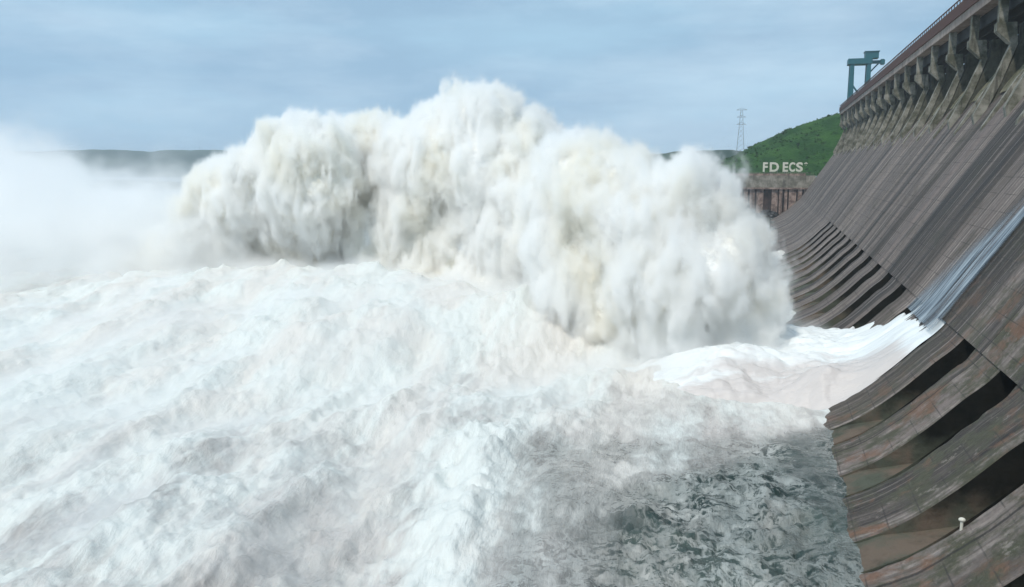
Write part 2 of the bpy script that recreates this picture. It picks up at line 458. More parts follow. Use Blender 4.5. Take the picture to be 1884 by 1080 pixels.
MB().box((x1-.4, -1.9, 8.6), (x1+.4, 1.9, 9.4)).build('brace', M['teal'], cr_)
MB().box((0.1, -2.6, top+.01), (5.0, 2.6, top+2.4)).box((-.2, -2.9, top+2.41), (5.3, 2.9, top+2.7)).build('machine_house', M['teal'], cr_)
MB().box((x1+1.2, -.6, top-1.9), (x1+4.2, .6, top-.7)).bar((x1+.8,0,top-5.0),(x1+3.6,0,top-1.9),.3).build('jib', M['teal'], cr_)
MB().box((x1+4.21, -1.1, top-2.4), (x1+5.9, 1.1, top-.3)).build('hoist_block', M['teal'], cr_, bevel=.25)
for x in (x0, x1): MB().box((x-1.1, -3.6, 0.0), (x+1.1, 3.6, .5)).build('bogie', M['teal'], cr_)

# ------------------------------------------------------------------ the bank beyond: hill, retaining wall, sign, rocks
def heightmesh(name, xs, ys, fn, mat, **kw):
    X, Y = np.meshgrid(xs, ys, indexing='xy')
    Z = fn(X, Y)
    return grid_obj(name, np.stack([X, Y, Z], -1), mat, None, True)
ridge_px = [(1180, 318), (1300, 305), (1350, 288), (1385, 268), (1420, 252), (1450, 240), (1480, 229), (1510, 219), (1545, 208), (1600, 196), (1700, 185), (1884, 175)]
RY = 480.0
rp = [at(u, v, RY) for u, v in ridge_px]
rx = np.array([p.x for p in rp]); rz = np.array([p.z for p in rp])
TERR = at(1420, 321, 402).z
def hill_h(X, Y):
    r = np.interp(X, rx, rz)
    t = sstep(404, RY, Y) * (1 - 0.35 * sstep(RY + 10, RY + 160, Y))
    base = TERR - 0.5
    h = base + (r - base) * t
    h = h + 0.7 * fbm(X * .06, Y * .06, 1.3, 4) * t + 0.35 * noise3(X * .3, Y * .3, 4) * t
    h = np.where(X > 27, np.maximum(h, base + (r - base) * t), h)
    return np.where(X < -20, h - (-20 - X) * 0.35 * (1 - t), h)
hl = heightmesh('hill', np.linspace(-110, 220, 200), np.linspace(400.3, 700, 170), hill_h, M['grass'])
tag(hl, kind='structure')
# low shrubs covering the hill
random.seed(3)
Vs, Fs = [], []
for i in range(900):
    X = random.uniform(-40, 60); Y = random.uniform(408, 500)
    z = float(hill_h(np.array(X), np.array(Y)))
    r = random.uniform(.25, .8) * (1.0 if random.random() < .9 else 1.6)
    for j in range(7):
        c = Vector((X, Y, z)) + Vector((random.gauss(0, .5), random.gauss(0, .5), random.uniform(0, .8))) * r
        a = Vector((random.gauss(0, 1), random.gauss(0, 1), random.gauss(0, 1))).normalized() * r * .55
        b = a.orthogonal().normalized() * r * .5
        n = len(Vs); Vs += [c + a, c + b, c - a, c - b]; Fs.append((n, n+1, n+2, n+3))
un = mesh_obj('undergrowth', Vs, Fs, M['leaf']); tag(un, kind='stuff')

WY = 398.0
wall = empty('retaining_wall', (0, WY, 0))
tag(wall, 'stained concrete retaining wall with buttresses below the green hill at the dam end', 'wall')
wx0, wx1 = at(1345, 330, WY).x, at(1500, 330, WY).x
zt, zm, zb = at(1420, 323, WY).z, at(1420, 345, WY).z, at(1420, 408, WY).z - 3
MB().box((wx0, WY - .6, zm), (wx1, WY + 2, zt)).build('upper_band', M['pale'], wall).location = (0, -WY, 0)
MB().box((wx0 - .2, WY - 1.0, zm - .7), (wx1, WY + 1.9, zm - .01)).build('ledge', M['brown'], wall).location = (0, -WY, 0)
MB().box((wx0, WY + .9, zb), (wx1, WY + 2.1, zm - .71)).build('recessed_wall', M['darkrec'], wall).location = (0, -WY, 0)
xb = wx0
while xb < wx1 - 1:
    w = random.uniform(1.1, 3.4)
    if not (at(1398, 350, WY).x < xb + w/2 < at(1421, 350, WY).x and random.random() < .6):
        MB().prism([(xb, zb), (xb + w, zb), (xb + w, zm - .71), (xb, zm - .71)], WY - random.uniform(.1, .5), WY + .9).build('buttress', M['brown'], wall).location = (0, -WY, 0)
    xb += w + random.uniform(.35, .9)
MB().box((wx0, WY - .5, zt), (wx1 - 4, WY - .2, zt + .9)).build('parapet', M['brown'], wall).location = (0, -WY, 0)
pf = MB()
for i in range(40):
    x = wx0 + 1 + i * (wx1 - wx0 - 2) / 39; pf.box((x, WY + 1.0, zt), (x + .12, WY + 1.12, zt + 1.3))
pf.box((wx0, WY + .98, zt + 1.3), (wx1 - 3, WY + 1.14, zt + 1.42))
f_ = pf.build('guard_rail', M['pale'], wall); f_.location = (0, -WY, 0)
# white letters standing on the terrace
sg = empty('letter_sign', (at(1445, 310, 403).x, 403, zt))
tag(sg, 'row of large white standing letters on the terrace above the retaining wall', 'sign')
zz0, zz1 = at(1440, 316, 403).z, at(1440, 298.5, 403).z
def letter(ch, ua, ub, z0, z1):
    cu = bpy.data.curves.new('letter', 'FONT'); cu.body = ch; cu.extrude = .25; cu.offset = .035; cu.size = 1.0
    t_ = bpy.data.objects.new('letter', cu); C.objects.link(t_)
    bpy.context.view_layer.update()
    me_ = bpy.data.meshes.new_from_object(t_.evaluated_get(bpy.context.evaluated_depsgraph_get()))
    bpy.data.objects.remove(t_)
    xs_ = [v.co.x for v in me_.vertices]; ys_ = [v.co.y for v in me_.vertices]
    xa, xb_ = at(ua, 310, 403).x, at(ub, 310, 403).x
    for v in me_.vertices:
        fx = (v.co.x - min(xs_)) / (max(xs_) - min(xs_)); fy = (v.co.y - min(ys_)) / (max(ys_) - min(ys_)); d = v.co.z
        v.co = (xa + (xb_ - xa) * fx - sg.location.x, d, z0 + (z1 - z0) * fy - sg.location.z)
    me_.materials.clear(); me_.materials.append(M['white'])
    o = bpy.data.objects.new('letter', me_); C.objects.link(o); o.parent = sg
    return o
for ch, a, b in (('F', 1403.5, 1412.5), ('D', 1416, 1433), ('E', 1440, 1450), ('C', 1451.5, 1463), ('S', 1464.5, 1477)):
    letter(ch, a, b, zz0, zz1)
letter('*', 1479, 1486, zz1 - 1.8, zz1)
for u in (1406, 1418, 1430, 1443, 1455, 1470):
    x = at(u, 310, 403).x; o = MB().box((x, 403.55, zt - 1), (x + .2, 403.75, zz0 + 2.5)).build('stand', M['steel'], sg); o.location = -sg.location
# wet black rocks at the foot of the wall
def rock(u, v, Y, r, seed):
    c = at(u, v, Y); bm = bmesh.new(); bmesh.ops.create_icosphere(bm, subdivisions=4, radius=1)
    co = np.array([v_.co[:] for v_ in bm.verts]); n_ = fbm(co[:,0]*1.3+seed, co[:,1]*1.3, co[:,2]*1.3, 4)
    for v_, q in zip(bm.verts, n_): v_.co = Vector((v_.co.x*1.4, v_.co.y, v_.co.z*.8)) * r * (1 + .45*q)
    me = bpy.data.meshes.new('rock'); bm.to_mesh(me); bm.free(); me.materials.append(M['rock'])
    o = bpy.data.objects.new('rock', me); C.objects.link(o); o.location = c; return o
RK = [(1368, 398, 392, 4.2, 'black wet rock at the foot of the retaining wall beside the spray'),
      (1388, 404, 390, 4.0, 'black wet rock in the middle of the pile below the retaining wall'),
      (1406, 402, 391, 4.4, 'black wet rock of the pile below the retaining wall nearest the dam face'),
      (1360, 384, 393, 3.4, 'smaller black rock standing highest beside the spray at the wall foot')]
for i, (u, v, Y, r, lb) in enumerate(RK): tag(rock(u, v, Y, r, i * 5.1), lb, 'rock', 'wet rocks below the retaining wall')

# ------------------------------------------------------------------ far country
gnd = mesh_obj('ground', [(-9000, -400, -22.5), (9000, -400, -22.5), (9000, 12000, -22.5), (-9000, 12000, -22.5)], [(0, 1, 2, 3)], M['far'])
tag(gnd, kind='structure')
def ridge(name, pts, d, base_z, depth, amp, seed, mat):
    us = np.array([p[0] for p in pts], float); vs = np.array([p[1] for p in pts], float)
    uu = np.linspace(us[0], us[-1], 260); vv = np.interp(uu, us, vs)
    rows = []
    T = np.linspace(-1, 1, 41)
    for t in T:
        row = []
        for u, v in zip(uu, vv):
            p = polar(u, v, d); q = Vector((p.x, p.y, 0)).normalized()
            s = (1 - abs(t) ** 1.6)
            row.append((p.x + q.x * t * depth, p.y + q.y * t * depth, base_z + (p.z - base_z) * s))
        rows.append(row)
    P = np.array(rows)
    P[..., 2] += amp * fbm(P[..., 0] * .012 + seed, P[..., 1] * .012, seed, 5, .55) * (1 - np.abs(T)[:, None] ** 3)
    o = grid_obj(name, P, mat); tag(o, kind='structure'); return o
ridge('hills', [(-900, 284), (-400, 279), (-100, 276), (60, 279), (120, 277), (200, 275), (260, 279), (330, 277), (390, 277), (480, 281), (600, 284), (800, 285), (1000, 284), (1100, 283), (1300, 284), (1500, 285), (1700, 280)], 3000, -22, 700, 5.0, 3.3, M['far'])
ridge('hills', [(1120, 312), (1170, 294), (1205, 285), (1240, 280), (1290, 277), (1330, 276), (1350, 276), (1375, 279), (1420, 283), (1500, 285)], 900, -22, 160, 2.0, 9.3, M['far'])
ridge('hills', [(-900, 336), (-300, 333), (0, 334), (150, 331), (260, 330), (330, 334), (420, 332), (560, 335), (900, 334), (1200, 335)], 1080, -23, 170, 1.2, 5.3, M['far'])
# shore trees far across the river
Vs, Fs = [], []
random.seed(5)
for i in range(420):
    u = random.uniform(150, 420); p = polar(u, 345, 920 + random.uniform(0, 60)); p.z = -20.5
    hh = random.uniform(3, 7) * (1.25 if 180 < u < 300 else .7)
    for j in range(22):
        c = p + Vector((random.gauss(0, 2), random.gauss(0, 2), hh * random.uniform(.1, 1)))
        a = Vector((random.gauss(0, 1), random.gauss(0, 1), random.gauss(0, .7))).normalized() * 1.3
        b = a.orthogonal().normalized() * 1.2
        n = len(Vs); Vs += [c + a, c + b, c - a, c - b]; Fs.append((n, n+1, n+2, n+3))
tl = mesh_obj('treeline', Vs, Fs, M['leaf']); tag(tl, kind='stuff')

# lattice pylon
pb = polar(1362, 277, 820); ptop = polar(1362, 199, 820).z
pyl = empty('lattice_pylon', (pb.x, pb.y, pb.z - 2)); H = ptop - pb.z + 2
tag(pyl, 'thin grey lattice power pylon standing on the far hill left of the green slope', 'pylon')
tw = MB()
def hw(z): return 2.6 * (1 - z / H) ** 1.1 + 0.8
for sx in (-1, 1):
    for sy in (-1, 1):
        zs = np.linspace(0, H * .97, 10)
        for a, b in zip(zs[:-1], zs[1:]): tw.bar((sx*hw(a), sy*hw(a), a), (sx*hw(b), sy*hw(b), b), .16, 4)
zs = np.linspace(0, H * .97, 10)
for a, b in zip(zs[:-1], zs[1:]):
    for s in (-1, 1):
        tw.bar((-hw(a), s*hw(a), a), (hw(b), s*hw(b), b), .07, 4); tw.bar((hw(a), s*hw(a), a), (-hw(b), s*hw(b), b), .07, 4)
tw.build('tower', M['steel'], pyl)
for f, w in ((.96, 4.6), (.80, 3.8), (.64, 4.0)):
    z = H * f
    MB().bar((-w, 0, z), (w, 0, z), .24, 4).bar((-w, 0, z), (0, 0, z + 1.8), .15, 4).bar((w, 0, z), (0, 0, z + 1.8), .15, 4).build('crossarm', M['steel'], pyl)

# ------------------------------------------------------------------ water
def m_water():
    k = N('churning_water'); p = k.pos()
    foam = k.attr('foam'); lace = k.attr('lace'); tint = k.attr('tint')
    pf_ = k.mapv(p, (1, 1, 0.6), rot=(0, 0, R(-96)))
    pa = k.mapv(pf_, (0.45, 1.5, 1))
    warp = k.n('VectorMath', {0: p, 1: k.n('VectorMath', {0: k.n('TexNoise', {'Vector': p, 'Scale': 0.32, 'Detail': 5}).outputs[1], 3: 4.5}, operation='SCALE').outputs[0]}, operation='ADD').outputs[0]
    rid = k.noise(warp, 0.26, 8, 0.68)
    ridge_ = k.math('ABSOLUTE', k.math('SUBTRACT', rid, 0.5))
    vor = k.n('TexVoronoi', {'Vector': warp, 'Scale': 0.42}, feature='DISTANCE_TO_EDGE').outputs[0]
    veins = k.rng(k.math('MINIMUM', k.math('MULTIPLY', ridge_, 2.6), k.math('ADD', vor, 0.05)), 0.16, 0.01)
    patches = k.rng(k.noise(p, 0.22, 5, 0.6), 0.42, 0.6)
    small = k.rng(k.noise(warp, 0.9, 8, 0.70), 0.48, 0.57)
    lacef = k.math('MAXIMUM', k.math('MULTIPLY', veins, 0.5), k.math('MULTIPLY', k.math('ADD', k.math('MULTIPLY', patches, .7), .3), k.math('MULTIPLY', small, 0.72)))
    lacef = k.math('MULTIPLY', k.math('MULTIPLY', lacef, lace), k.rng(k.noise(p, .10, 4, .6),   .36, .58, .38, 1.0))
    n1 = k.math('ADD', k.math('MULTIPLY', k.noise(pa, 0.13, 6, 0.6, 0.5), .6), k.math('MULTIPLY', k.noise(k.mapv(pf_, (.7, 1.3, 1), loc=(5, 8, 1)), 0.5, 7, 0.68, 0.8), .4))
    full = k.rng(k.math('ADD', foam, k.math('MULTIPLY', k.math('SUBTRACT', n1, 0.5), 2.6)), 0.18, 0.86)
    full = k.math('MULTIPLY', full, k.rng(k.noise(pa, .75, 9, .72, .5), .33, .47, .66, 1.0))
    cover = k.math('MAXIMUM', full, lacef)
    deep = k.mix(k.rng(k.noise(p, 0.12, 4, 0.6), 0.4, 0.6), (0.018, 0.036, 0.031), (0.060, 0.083, 0.072))
    brown = k.mix(k.rng(k.noise(pa, 0.35, 6, 0.66), 0.4, 0.62), (0.33, 0.305, 0.285), (0.53, 0.485, 0.455))
    under = k.mix(tint, deep, brown)
    c = k.mix(cover, under, k.mix(k.rng(k.noise(pa, .09, 5, .6, .5), .4, .62), (0.72, 0.738, 0.70), (0.70, 0.665, 0.615)))
    h = k.math('ADD', k.noise(pa, 0.7, 8, 0.66), k.math('MULTIPLY', k.noise(p, 3.0, 4, 0.6), 0.15))
    return k.done(k.pbr(c, k.rng(cover, 0, 1, 0.22, 0.7), k.bump(h, k.math('ADD', .55, k.math('MULTIPLY', lace, .3)), 0.5), Specular_IOR_Level=0.3))
M['water'] = m_water()

def poly_sd(X, Y, pts):                       # signed distance to a polygon on the water plane (inside positive)
    pts = np.array(pts); d = np.full(X.shape, 1e9); ins = np.zeros(X.shape, bool); n = len(pts)
    for i in range(n):
        a, b = pts[i], pts[(i+1) % n]
        ex, ey = b - a; wx, wy = X - a[0], Y - a[1]
        t = np.clip((wx*ex + wy*ey) / (ex*ex + ey*ey), 0, 1)
        d = np.minimum(d, np.hypot(wx - ex*t, wy - ey*t))
        cnd = ((a[1] > Y) != (b[1] > Y)) & (X < (b[0]-a[0]) * (Y-a[1]) / (b[1]-a[1] + 1e-12) + a[0])
        ins ^= cnd
    return np.where(ins, d, -d)
def poly_line(X, Y, pts):
    d = np.full(X.shape, 1e9)
    for a, b in zip(pts[:-1], pts[1:]):
        ex, ey = b[0]-a[0], b[1]-a[1]; wx, wy = X-a[0], Y-a[1]
        t = np.clip((wx*ex + wy*ey) / (ex*ex + ey*ey), 0, 1); d = np.minimum(d, np.hypot(wx-ex*t, wy-ey*t))
    return d
def zpoly(pts, z=WZ): return [(onz(u, v, z).x, onz(u, v, z).y) for u, v in pts]
calm = zpoly([(1070, 1180), (1085, 1000), (1130, 905), (1200, 878), (1330, 850), (1430, 800), (1520, 782), (1700, 800), (1900, 1180)])
dark = zpoly([(1420, 800), (1530, 785), (1600, 900), (1620, 1010), (1700, 1060), (1560, 1060), (1480, 930), (1400, 860)])
semi = zpoly([(800, 1180), (880, 960), (900, 830), (1000, 800), (1240, 800), (1420, 780), (1540, 785), (1700, 1180)])
# ridge of boiling foam thrown up in front of the plume
def P2(u, v, Y): p = at(u, v, Y); return (p.x, p.y, p.z)
crest_line = zpoly([(905, 815), (885, 880), (862, 950), (800, 1040), (740, 1110)])
pink = zpoly([(1080, 745), (1250, 700), (1420, 640), (1640, 660), (1560, 770), (1515, 795), (1380, 812), (1180, 830), (1060, 800)])
mound = [P2(300, 500, 118), P2(430, 498, 116), P2(560, 488, 113), P2(700, 490, 109), P2(800, 508, 104), P2(900, 535, 99), P2(965, 538, 96), P2(1010, 575, 93), P2(1060, 625, 90), P2(1110, 665, 87), P2(1180, 692, 85), P2(1260, 694, 84), P2(1340, 684, 86), P2(1405, 660, 90)]
mound = np.array(mound)
def water_h(X, Y):
    r = np.hypot(X, Y)
    sd_c = poly_sd(X, Y, calm); sd_d = poly_sd(X, Y, dark); sd_s = poly_sd(X, Y, semi)
    cal = sstep(-1.5, 2.5, sd_c); semi_ = sstep(-2.0, 3.0, sd_s); drk = sstep(-1.0, 3.0, sd_d)
    ca, sa = math.cos(R(96)), math.sin(R(96))
    A = X * ca + Y * sa; B = -X * sa + Y * ca                       # along / across the flow
    pk = sstep(-3, 4, poly_sd(X, Y, pink))
    rough = (1 - .9 * cal) * (1 - .72 * semi_) * (1 - .75 * pk)
    far = 1 - .85 * sstep(160, 420, r)
    big = fbm(A * .04, B * .085, 0, 3) * 1.7
    med = (fbm(A * .13, B * .26, 4.0, 5, .55)) * 0.75
    bil = np.abs(fbm(A * .20, B * .42, 9.0, 3)) * .25
    small = fbm(X * .9, Y * .9, 2.0, 3) * .16
    h = rough * far * (big + med + bil - .3) + small * far * (1 - .55 * drk) * (.5 + .5 * rough)
    # boils in the calm pocket
    h = h + cal * (1 - drk) * (.60 * fbm(X * .30, Y * .30, 7, 5, .55) + .40 * np.abs(noise3(X * 1.1, Y * 1.1, 3)))
    # mound: distance to its crest line, heights interpolated along the line
    best = np.full(X.shape, 1e9); hz = np.zeros(X.shape); side = np.zeros(X.shape)
    for a, b in zip(mound[:-1], mound[1:]):
        ex, ey = b[0]-a[0], b[1]-a[1]; wx, wy = X-a[0], Y-a[1]
        t = np.clip((wx*ex + wy*ey) / (ex*ex + ey*ey), 0, 1); d = np.hypot(wx-ex*t, wy-ey*t)
        m_ = d < best; best = np.where(m_, d, best); hz = np.where(m_, a[2] + (b[2]-a[2])*t, hz); side = np.where(m_, ex*wy - ey*wx, side)
    w_front, w_back = 26.0, 9.0
    fall = np.where(side < 0, np.exp(-(best / w_front) ** 1.6), np.exp(-(best / w_back) ** 2))
    mh = np.maximum(hz - WZ, 0) * fall
    h = h + mh + np.minimum(mh, 3) * .22 * fbm(X * .20, Y * .20, 11, 4, .5)
    # waves cannot climb the dam: press flat near the concrete
    h = h * (1 - .8 * sstep(2, 7, X) * (Y < 73))
    h = h - 1.0 * sstep(98, 112, Y) * sstep(-14, -3, X)
    foam = 1.0 - .60 * semi_ - .48 * cal
    foam = foam + .16 * sstep(0.2, 1.6, h * rough) - .12 * sstep(0.3, -.9, h) * rough
    crest = np.exp(-(poly_line(X, Y, crest_line) / 1.5) ** 2)
    h = h + crest * (.9 + .35 * fbm(X * .5, Y * .5, 3, 4)); foam = foam + .7 * crest
    # nearer water shows more of its brown body between the foam
    foam = foam - .42 * sstep(100, 45, r) * (1 - semi_) * (1 - crest)
    foam = foam * (1 - .25 * pk) - 1.2 * sstep(190, 330, r)
    lace = cal * (1 - .65 * drk) + .85 * semi_ * (1 - cal)
    tint = np.maximum((1 - cal) * (1 - .45 * semi_), pk * (1 - .4 * cal)) * (1 - .7 * sstep(190, 330, r))
    return WZ + h, foam, lace, tint
az = np.linspace(R(-72), R(38), 900)
rr = np.exp(np.linspace(math.log(16), math.log(2600), 820))
RR, AZ = np.meshgrid(rr, az, indexing='ij')
Xw, Yw = RR * np.sin(AZ), RR * np.cos(AZ)
Zw, foam, lace, tint = water_h(Xw, Yw)
keep_far = sstep(600, 1500, RR)
Zw = Zw * (1 - keep_far) + (WZ - 1.0 * sstep(1350, 1500, RR)) * keep_far
wat = grid_obj('water', np.stack([Xw, Yw, Zw], -1), M['water'], None, True, None, {'foam': foam, 'lace': lace, 'tint': tint}, flip=True)
tag(wat, kind='structure')

# ------------------------------------------------------------------ water leaving the sluices along the bucket
def m_jet():
    k = N('fast_white_water'); uv = k.uv(); p = k.pos()
    st1 = k.noise(k.mapv(uv, (0.10, 0.55, 1)), 1.0, 6, 0.6, .3)
    st2 = k.noise(k.mapv(uv, (0.35, 1.6, 1), loc=(4, 9, 0)), 1.0, 5, 0.6)
    body = k.attr('body')
    v_ = k.math('ADD', k.math('ADD', body, k.math('MULTIPLY', k.math('SUBTRACT', st1, .5), 1.6)), k.math('MULTIPLY', k.math('SUBTRACT', st2, .5), .5))
    c = k.mix(k.rng(v_, .25, .8), (0.80, 0.82, 0.81), (0.60, 0.55, 0.52))
    return k.done(k.pbr(c, .45, k.bump(k.math('ADD', st1, k.math('MULTIPLY', st2, .5)), .6, .5), Specular_IOR_Level=.35))
M['jet'] = m_jet()
xs = np.linspace(-26, 14.4, 300); ys = np.linspace(73.6, 116, 300)
XS, YS = np.meshgrid(xs, ys, indexing='ij')
fz = np.interp(XS, PR[:i_top+10, 0], PR[:i_top+10, 1])
topx = np.interp(YS, [73, 78, 86, 90, 95, 100, 108, 116], np.array([1.0, 1.0, .97, .90, .76, .62, .40, .2]) * U)
topx = topx + 1.3 * fbm(XS * .05, YS * .35, 3, 4)
th = (1.0 * sstep(73.8, 76.5, YS) - .35) * sstep(0, 4, topx - XS) - 7.0 * sstep(0.0, -1.6, topx - XS)
zj = fz + th + .75 * np.abs(fbm(XS * .28, YS * .55, 15, 5)) * sstep(9, 2, XS) + .22 * fbm(XS * .10, YS * .5, 5, 4) * sstep(-.5, 2, topx - XS)
low = -17.0 - 3.4 * sstep(94, 112, YS) + .9 * fbm(XS * .12, YS * .2, 6, 4) + .02 * (3 - XS)
low = low - 2.9 * sstep(84, 74.5, YS + .8 * fbm(XS * .15, YS * .1, 4, 3)) * sstep(5.5, 0, XS) + .55 * np.abs(fbm(XS * .3, YS * .42, 8, 5))
low = low - 4.5 * sstep(1, -22, XS + 1.5 * fbm(XS * .1, YS * .2, 2, 3)) - 4 * sstep(108, 116, YS)
low = low - 3.0 * sstep(76.8, 74, YS) - 8 * sstep(topx - 1.5, topx + .5, XS)
zj = np.logaddexp(zj / .8, low / .8) * .8 - .15
body = 1.0 * sstep(86, 76, YS) * sstep(13.2, 9.5, XS) * sstep(-14, 0, XS) + .05
jet = grid_obj('water_sheet', np.stack([XS, YS, zj], -1), M['jet'], None, True, np.stack([XS, YS], -1), {'body': body}, flip=True)
tag(jet, kind='structure')

def m_film():
    k = N('thin_running_water'); uv = k.uv()
    s1 = k.noise(k.mapv(uv, (.5, .035, 1)), 1.0, 7, .66, .5)
    s2 = k.noise(k.mapv(uv, (1.5, .12, 1), loc=(2, 5, 0)), 1.0, 6, .68, .6)
    e = k.attr('edge')
    a = k.math('MULTIPLY', e, k.rng(k.math('ADD', k.math('MULTIPLY', s1, .7), k.math('MULTIPLY', s2, .3)), .38, .54, .15, .88))
    c = k.mix(k.rng(s2, .42, .66), (0.15, 0.19, 0.23), (0.42, 0.48, 0.52))  # bluish tint is the reflected sky, painted into the base colour
    b = k.pbr(c, .6, Specular_IOR_Level=.2)
    t = k.n('BsdfTransparent')
    mx = k.n('MixShader', {0: a}); k.t.links.new(t.outputs[0], mx.inputs[1]); k.t.links.new(b.outputs[0], mx.inputs[2])
    return k.done(mx)
M['film'] = m_film()
ids = list(range(i_top - 3, len(PR) - 10)); ys = np.linspace(74.5, 93, 60)
P, UVs = sheet(ids, ys)
P[..., 0] += nrm[ids][:, None, 0] * .34; P[..., 2] += nrm[ids][:, None, 1] * .34
s_ = (UVs[..., 1] - arc[i_top]) / 30
edge = sstep(0, 1.2, P[..., 1] - 75.2 - s_ * 1.5) * (1 - sstep(-4, 2, P[..., 1] - (88 - 10 * np.clip(s_ * 2.2, 0, 1))))
fl = grid_obj('water_film', P, M['film'], None, True, UVs, {'edge': edge}); tag(fl, kind='structure')

# ------------------------------------------------------------------ the great plume
outline = [(60, 580), (110, 515), (190, 478), (255, 445), (300, 410), (320, 370), (345, 320), (400, 285), (450, 262), (488, 222), (545, 207), (600, 208), (660, 207), (705, 193), (745, 205), (790, 180), (815, 138), (832, 130), (852, 148), (880, 152), (905, 134), (930, 150),
           (965, 178), (1000, 205), (1030, 228), (1060, 232), (1095, 255), (1130, 255), (1165, 278), (1200, 292), (1225, 310), (1250, 285), (1275, 272), (1298, 290), (1325, 285), (1345, 300), (1355, 345), (1375, 400), (1410, 415), (1428, 450), (1438, 520), (1440, 580), (1420, 640), (1380, 690), (1250, 720), (1120, 700), (900, 620), (600, 560)]
OU = np.array(outline, float)
def plume_Y(u): return np.interp(u, [250, 700, 1000, 1250, 1440], [134, 122, 110, 98, 94])
def plume_half(u): return np.interp(u, [250, 400, 800, 1200, 1400, 1440], [6, 9, 12, 11, 8, 6])
random.seed(11)
bm = bmesh.new()
blobs = []
def lean(u, v):                               # the curling crest hangs forward over its foot
    lowv = np.interp(u, [300, 560, 800, 960, 1100, 1250], [470, 490, 505, 545, 660, 700])
    topv = np.interp(u, OU[5:50, 0], OU[5:50, 1])
    return 13.0 * max(0.0, min(1.2, (v - topv - 60) / (lowv - topv - 60))) ** 1.3 * float(np.interp(u, [350, 520, 950, 1200, 1300], [.2, 1, 1, .5, .1]))
def add_blob(u, v, dy, r):
    Y = float(plume_Y(u)) - 4 + dy + lean(u, v); blobs.append((at(u, v, Y), r))
tries = 0
cand_u = np.random.default_rng(5).uniform(60, 1445, 9000); cand_v = np.random.default_rng(6).uniform(140, 720, 9000)
sdp = poly_sd(cand_u, cand_v, OU)
nb = 0
for u, v, s in zip(cand_u, cand_v, sdp):
    if s < 24: continue
    Y = float(plume_Y(u)); pxm = F * 1.05 / Y
    edge_m = s / pxm - 1.5
    r = min(edge_m * .97, random.uniform(1.8, 6.0))
    if r < .45: continue
    if edge_m > 6 and random.random() < .45: continue
    half = float(plume_half(u)) * math.sqrt(min(1, edge_m / 8))
    dy = random.uniform(-1, 1) * max(half - r, 0.2)
    add_blob(u, v, dy, r); nb += 1
    if nb > 1500: break
for c, r in blobs:
    mt = __import__('mathutils').Matrix.Translation(c) @ __import__('mathutils').Matrix.Diagonal((r, r, r, 1))
    bmesh.ops.create_icosphere(bm, subdivisions=2, radius=1, matrix=mt)
tmp = bpy.data.meshes.new('spray'); bm.to_mesh(tmp); bm.free()
to = bpy.data.objects.new('spray', tmp); C.objects.link(to)
rm = to.modifiers.new('r', 'REMESH'); rm.mode = 'VOXEL'; rm.voxel_size = 0.5
dg = bpy.context.evaluated_depsgraph_get(); dg.update()
ev = to.evaluated_get(dg); me = bpy.data.meshes.new_from_object(ev)
to.modifiers.clear(); to.data = me
co = np.zeros(len(me.vertices) * 3, np.float32); me.vertices.foreach_get('co', co); co = co.reshape(-1, 3)
no = np.zeros(len(me.vertices) * 3, np.float32); me.vertices.foreach_get('normal', no); no = no.reshape(-1, 3)
d1 = fbm(co[:,0]*.13, co[:,1]*.13, co[:,2]*.11, 4) * 1.7
d2 = (0.5 - np.abs(fbm(co[:,0]*.42, co[:,1]*.42, co[:,2]*.22, 5, .55))) * 0.7
d3 = fbm(co[:,0]*1.3, co[:,1]*1.3, co[:,2]*1.0, 3) * .25
co2 = co + no * (d1 * .8 + d2 * .6 - .5)[:, None]
me.vertices.foreach_set('co', co2.reshape(-1).astype(np.float32)); me.update()
me.polygons.foreach_set('use_smooth', [True] * len(me.polygons))
def m_spray():
    k = N('white_spray'); p = k.pos()
    c = k.mix(k.rng(k.noise(k.mapv(p, (1, 1, .7)), .11, 6, .62, .5), .40, .66), (0.94, 0.935, 0.915), (0.76, 0.715, 0.60))
    c = k.mix(k.rng(k.noise(p, .35, 5, .65), .5, .7, 0, .5), c, (0.70, 0.675, 0.63))
    h = k.noise(p, 1.1, 6, .66)
    return k.done(k.pbr(c, 1.0, k.bump(h, .7, .6), Specular_IOR_Level=.0))
M['spray'] = m_spray()
me.materials.clear(); me.materials.append(M['spray'])
to.name = 'spray_plume'
tag(to, kind='stuff', label='towering plume of white spray thrown up by the sluice jets', cat='spray')

